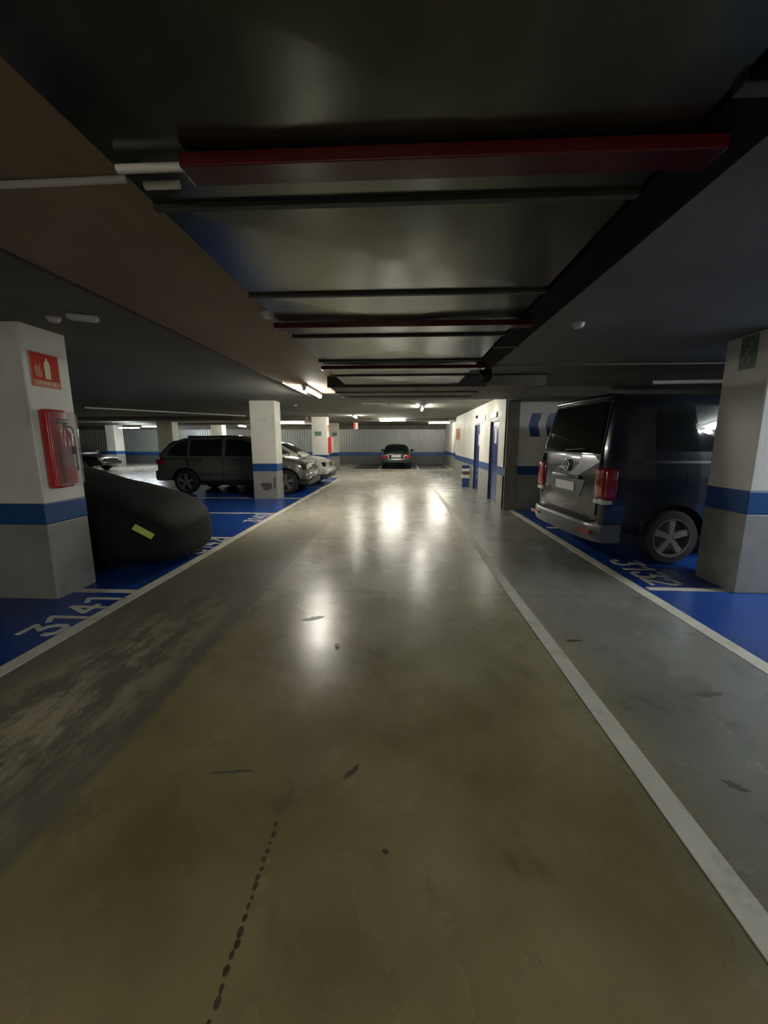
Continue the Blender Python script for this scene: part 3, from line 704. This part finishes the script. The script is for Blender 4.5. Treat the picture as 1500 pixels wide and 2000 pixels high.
SED = dict(name='sedan', paint='green_paint', r=.31, arch=.36, axles=(-1.30, 1.36), spokes=7,
    body=[(-2.20, .70, .42, .82), (-2.16, .78, .36, .90), (-2.0, .82, .30, .93), (-1.5, .84, .26, .94), (-.8, .845, .24, .93), (.2, .845, .24, .92), (1.0, .84, .24, .92), (1.4, .83, .26, .88), (1.9, .80, .30, .80), (2.12, .74, .34, .72), (2.18, .66, .40, .64)],
    cab=(.90, 1.37, .80, .58), roof=[(-1.62, .93), (-1.3, 1.14), (-1.0, 1.32), (-.6, 1.38), (0, 1.39), (.4, 1.34), (.8, 1.14), (1.15, .93)],
    windows=[[(-1.18, .96), (-.42, .96), (-.42, 1.30), (-.92, 1.26)], [(-.34, .96), (.86, .96), (.42, 1.25), (.22, 1.30), (-.34, 1.30)]],
    screen=(1.10, .42, .09), back=(-1.56, -1.02, .09), mirror=(.72, .98), handles=(-.95, -.05), hz=.84, seams=[(-.38, .32, .92), (.9, .4, .9)],
    parts=sym('tail_lamp', -2.215, -2.0, .44, .79, .62, .80, 'tail_red') + sym('reversing_lamp', -2.22, -2.1, .40, .46, .63, .78, 'lens_clear') + [('license_plate', (-2.225, -2.19, -.26, .26, .66, .80), 'plate', 1), ('rear_bumper', (-2.30, -1.95, -.80, .80, .36, .58), 'green_paint', 1), ('bumper_chrome', (-2.31, -2.1, -.78, .78, .56, .585), 'chrome', 1), ('front_bumper', (1.95, 2.26, -.78, .78, .32, .54), 'green_paint', 1), ('grille', (2.05, 2.19, -.40, .40, .54, .68), 'black_plastic', 1), ('boot_lip', (-2.19, -2.12, -.55, .55, .905, .925), 'black_plastic', 1)]
      + sym('headlight', 1.95, 2.165, .44, .74, .56, .69, 'lens_clear'))
make_car(SED, (-.46, 24.75, 0), PI / 2, 'dark green sedan parked tail out at the far ribbed wall')
S2 = dict(SED); S2.update(name='parked_car', paint='black_paint', parts=[(n, a, 'black_paint' if m == 'green_paint' else m, s) for n, a, m, s in SED['parts']])
make_car(S2, (-17.75, 20.6, 0), 0, 'barely visible black car in the dark beside the distant column')

# ---------------------------------------------------------------- the van (local x = 0 at its tail, running forward)
van = empty('van', (2.36, 5.93, 0), math.radians(5)); tag(van, 'dark blue-grey van parked nose in with red tail light and alloy wheels', 'van')
VH = 2.17
def lean(z): return 0 if z < 1.30 else .17 * ((z - 1.30) / (VH - 1.30)) ** 1.25
half = [(.30, .34), (.86, .34), (.935, .40), (.955, .62), (.958, .95), (.950, 1.25), (.925, 1.45), (.885, 1.75), (.84, 2.0), (.78, 2.10), (.66, VH - .025), (.3, VH)]
stat = [(0.0, .952, .99), (.03, .985, .997), (.10, 1.0, 1.0), (.40, 1.0, 1.0), (1.2, 1, 1), (2.4, 1, 1), (3.4, 1, 1), (3.75, .995, 1), (4.10, .985, .80), (4.45, .96, .60), (4.75, .90, .535), (4.88, .82, .50)]
rings = []
for (x, sy, sz) in stat:
    h = []
    for (y, z) in half:
        zz = z if x < 3.9 else min(z, .34 + (VH - .34) * sz * (1 - .02 * (y / .95) ** 2)) + (0 if z < .34 + (VH - .34) * sz else .002 * (z - 1))
        if x < .2: zz = .36 + (z - .36) * sz
        h.append((x + lean(z) * max(0, 1 - x / .6), y * sy, zz))
    rings.append(full(h))
finish_body('body', loft(rings), ['van_paint', 'black_plastic'], van, [(a, s * .66, s * 1.06, .35, .43) for a in (.93, 3.93) for s in (-1, 1)], 1)
Wv = [(z, y) for y, z in half]
def side_y(z): return interp(Wv, z)[0]
def v_side(name, poly, s, m, proud=.008, parent=van, sink=.03):
    bm = bmesh.new(); A = [bm.verts.new((x, s * (side_y(z) - sink), z)) for x, z in poly]; B = [bm.verts.new((x, s * (side_y(z) + proud), z)) for x, z in poly]
    bm.faces.new(A); bm.faces.new(B); n = len(poly)
    for i in range(n): bm.faces.new((A[i], A[(i + 1) % n], B[(i + 1) % n], B[i]))
    return obj(name, bm, m, parent)
def v_rear(name, poly, m, proud=.012, sink=.03, parent=van):
    bm = bmesh.new(); A = [bm.verts.new((lean(z) + sink, y, z)) for y, z in poly]; B = [bm.verts.new((lean(z) - proud, y, z)) for y, z in poly]
    bm.faces.new(A); bm.faces.new(B); n = len(poly)
    for i in range(n): bm.faces.new((A[i], A[(i + 1) % n], B[(i + 1) % n], B[i]))
    return obj(name, bm, m, parent)
def rrect(y0, y1, z0, z1, r, n=4):
    out = []
    for cx, cz, a in ((y1 - r, z1 - r, 0), (y0 + r, z1 - r, PI / 2), (y0 + r, z0 + r, PI), (y1 - r, z0 + r, 1.5 * PI)):
        for k in range(n + 1): t = a + PI / 2 * k / n; out.append((cx + r * math.cos(t), cz + r * math.sin(t)))
    return out
# tail face
gate = v_rear('tailgate', [(-.80, .62), (.80, .62), (.82, 1.30), (.74, 2.06), (-.74, 2.06), (-.82, 1.30)], 'van_paint', .010)
bm = bmesh.new()
rows = []
for i in range(9):
    z = 1.40 + (2.04 - 1.40) * i / 8; hw = .775 - .085 * i / 8
    rows.append([bm.verts.new((lean(z) - .016 - .012 * (1 - abs(u)), u * hw, z)) for u in (-1, -.5, 0, .5, 1)])
for a, c in zip(rows[:-1], rows[1:]):
    for k in range(4): bm.faces.new((a[k], a[k + 1], c[k + 1], c[k]))
bmesh.ops.solidify(bm, geom=bm.faces[:], thickness=-.01)
obj('rear_window', bm, 'glass_dark', gate, smooth=40)
v_rear('gate_seam', [(-.80, 1.372), (.80, 1.372), (.80, 1.388), (-.80, 1.388)], 'black_plastic', .0125, .02, gate)
v_rear('plate_recess', [(-.42, .82), (.42, .82), (.52, 1.04), (-.52, 1.04)], 'van_lower', .016, .02, gate)
o = obj('license_plate', bx(-.03, -.018, -.27, .27, .87, .99, bev=.003), 'plate', gate)
obj('plate_light_bar', bx(-.045, -.01, -.40, .40, 1.045, 1.085, bev=.012), 'van_paint', gate, smooth=35)
# round badge: ring with a V above a W
bm = lathe([(.085, -.012), (.085, -.026), (.072, -.028), (.070, -.012)], 28, 'X')
for v in bm.verts: v.co.z += 1.22
def vb(p, q, t=.011):
    d = (Vector(q) - Vector(p)).normalized(); n = Vector((-d.y, d.x)) * t / 2; P, Q = Vector(p), Vector(q)
    prism(bm, [(a[0], a[1] + 1.22) for a in (P - n, Q - n, Q + n, P + n)], 'X', -.026, -.010)
vb((-.030, .066), (0, .008)); vb((.030, .066), (0, .008)); vb((-.066, .03), (-.032, -.058)); vb((.066, .03), (.032, -.058)); vb((-.032, -.058), (0, .0)); vb((.032, -.058), (0, .0))
obj('badge', bm, 'chrome', gate, smooth=35)
bm = bmesh.new(); tube(bm, (-.045, .0, 1.43), (-.045, -.50, 1.455), .008, 8); tube(bm, (-.02, 0, 1.41), (-.05, 0, 1.44), .022, 10)
obj('rear_wiper', bm, 'black_plastic', gate, smooth=40)
obj('roof_spoiler', bx(.10, .36, -.70, .70, 2.075, 2.135, bev=.02), 'van_paint', van, smooth=35)
for s in (-1, 1):
    bm = bmesh.new(); prof = [(0, .72), (0, 1.17)]
    y0, y1 = sorted((s * .735, s * .972))
    tl = obj('tail_lamp', bx(-.022, .17, y0, y1, .84, 1.23, bev=.05, seg=4), 'tail_red', van, smooth=45)
    obj('reversing_lens', bx(-.020, .12, y0 + .012, y1 - .012, .775, .835, bev=.02), 'lens_clear', tl, smooth=45)
    y0, y1 = sorted((s * .60, s * .90)); 
    obj('reflector', bx(-.122, -.08, y0, y1, .395, .445, bev=.008), 'tail_red', van)
# bumper: a bowed beam with a step on top
rr = []
for k in range(13):
    u = -1 + 2 * k / 12; yy = u * .975; bow = .10 * (1 - abs(u) ** 5)
    rr.append([(-.02 - bow + .02, yy, .30), (-.015 - bow, yy, .34), (-.015 - bow, yy, .49), (.01 - bow, yy, .525), (.24, yy, .535), (.24, yy, .30)])
bm = loft(rr, cap=False)
bm.verts.ensure_lookup_table()
for i in (0, 12): bm.faces.new([bm.verts[i * 6 + j] for j in range(6)])
bp = obj('bumper', bm, 'van_lower', van, smooth=35)
for s in (-1, 1): v_side('bumper_return', [(.0, .31), (.49, .31), (.50, .52), (.0, .525)], s, 'van_lower', .02)
obj('bumper_step', bx(-.10, .02, -.72, .72, .53, .542), 'black_plastic', bp)
# sides
for s in (-1, 1):
    v_side('side_window', [(.62, 1.44), (1.78, 1.42), (1.78, 1.98), (.70, 1.98), (.62, 1.90)], s, 'glass_dark')
    v_side('side_window', [(1.92, 1.42), (3.00, 1.42), (3.00, 1.98), (1.92, 1.98)], s, 'glass_dark')
    v_side('front_window', [(3.10, 1.40), (4.02, 1.38), (3.98, 1.50), (3.62, 1.96), (3.10, 1.98)], s, 'glass_dark')
    v_side('door_rail', [(.35, 1.285), (1.85, 1.285), (1.85, 1.315), (.35, 1.315)], s, 'black_plastic', .006)
    v_side('crease_line', [(.30, 1.10), (3.6, 1.10), (3.6, 1.115), (.30, 1.115)], s, 'van_paint', .008)
    v_side('door_seam', [(1.85, .42), (1.86, .42), (1.86, 1.98), (1.85, 1.98)], s, 'black_plastic', .003)
    v_side('door_seam', [(3.04, .42), (3.05, .42), (3.05, 1.98), (3.04, 1.98)], s, 'black_plastic', .003)
    v_side('sill', [(1.42, .34), (3.44, .34), (3.44, .46), (1.42, .46)], s, 'van_lower', .01)
    v_side('fuel_flap', rrect(1.02, 1.2, 1.0, 1.18, .03), s, 'van_paint', .005)
    for x in (1.94, 3.18): obj('door_handle', bx(x, x + .17, s * .965 - .022, s * .965 + .022, 1.20, 1.235, bev=.012), 'chrome', van, smooth=40)
    # wheel arch lips
    for a in (.93, 3.93):
        bm = bmesh.new(); n = 18; V = []
        for k in range(n + 1):
            t = PI * k / n; c, q = math.cos(t), math.sin(t); row = []
            for rad, yy in ((.425, .90), (.425, .962), (.455, .962), (.455, .93)): row.append(bm.verts.new((a + rad * c, s * yy, .35 + rad * q)))
            V.append(row)
        for p, q in zip(V[:-1], V[1:]):
            for k in range(4): bm.faces.new((p[k], p[(k + 1) % 4], q[(k + 1) % 4], q[k]))
        obj('arch_lip', bm, 'van_paint', van, smooth=40)
        wheel(van, (a, s * .835, .35), .35, .235, s, 5, 'alloy', .042)
    mr = obj('door_mirror', bx(3.78, 3.92, *sorted((s * .94, s * 1.16)), 1.36, 1.60, bev=.04, seg=3), 'van_paint', van, smooth=40)
obj('windscreen', pr([(3.64, 1.99), (3.68, 2.01), (4.34, 1.40), (4.30, 1.38)], 'Y', -.72, .72), 'glass_dark', van)
obj('front_grille', bx(4.72, 4.90, -.55, .55, .62, .80, bev=.02), 'black_plastic', van)
for s in (-1, 1): obj('headlight', bx(4.5, 4.84, *sorted((s * .55, s * .86)), .78, 1.0, bev=.04, seg=3), 'lens_clear', van, smooth=40)
obj('front_bumper', bx(4.45, 4.95, -.88, .88, .30, .56, bev=.06, seg=3), 'van_lower', van, smooth=40)

# ---------------------------------------------------------------- the car under the black cover
cc = empty('covered_car', (-2.82, 5.12, 0)); tag(cc, 'low car under a black cloth cover with a yellow-green tag', 'covered car')
st = [  # x from the nose, half width, height of the centre, shoulder height
    (0.02, .40, .50, .44), (-.05, .58, .62, .56), (-.20, .72, .74, .66), (-.45, .80, .86, .77), (-.8, .83, .97, .84), (-1.2, .84, 1.07, .89), (-1.5, .84, 1.18, .93), (-1.9, .84, 1.32, .96), (-2.3, .83, 1.36, .96), (-2.9, .83, 1.32, .92), (-3.4, .82, 1.24, .90), (-3.8, .80, 1.05, .86), (-4.1, .74, .86, .76), (-4.25, .60, .66, .58)]
n_st = 64; rings = []
tab = sorted(st)
for i in range(n_st + 1):
    x = tab[0][0] + (tab[-1][0] - tab[0][0]) * i / n_st
    wd, hc, hs_ = interp(tab, x); flare = 1.0
    prof = [(wd * .96, .07), (wd * 1.015, .20), (wd * 1.03, .40 * hs_ / .8), (wd * 1.02, .58 * hs_ / .8), (wd * .985, hs_ * .90), (wd * .90, hs_ + .01), (wd * .72, hs_ + (hc - hs_) * .55), (wd * .5, hs_ + (hc - hs_) * .86), (wd * .2, hc)]
    rg = []
    for (y, z) in [(p[0], p[1]) for p in prof] + [(-p[0], p[1]) for p in reversed(prof)]:
        f = noise.noise(Vector((x * 5.5, y * 2.2, z * 1.3))) * .018 + noise.noise(Vector((x * 13, y * 3, z * 2))) * .008
        low = max(0, 1 - z / .5); f += low * .03 * math.sin(x * 19 + math.copysign(1, y))
        rg.append((x, y + math.copysign(f, y), max(.045, z + f * (.8 if z > .3 else .2))))
    rings.append(rg)
bm = loft(rings, cap=True)
cv = obj('cloth_cover', bm, 'cover_cloth', cc, smooth=70)
sm = cv.modifiers.new('s', 'SUBSURF'); sm.levels = 1; sm.render_levels = 1
t = obj('tag', bx(-.115, .115, -.006, .006, -.035, .035, bev=.002), 'tag_yellow', cc, loc=(-.19, -.755, .52), rot=(math.radians(-6), math.radians(37), math.radians(27)))
for a in (-3.35, -.85):
    for s in (-1, 1): obj('wheel', lathe([(.0, -.1), (.26, -.1), (.30, -.06), (.30, .06), (.26, .1), (0, .1)], 24), 'rubber', cc, loc=(a, s * .62, .30))
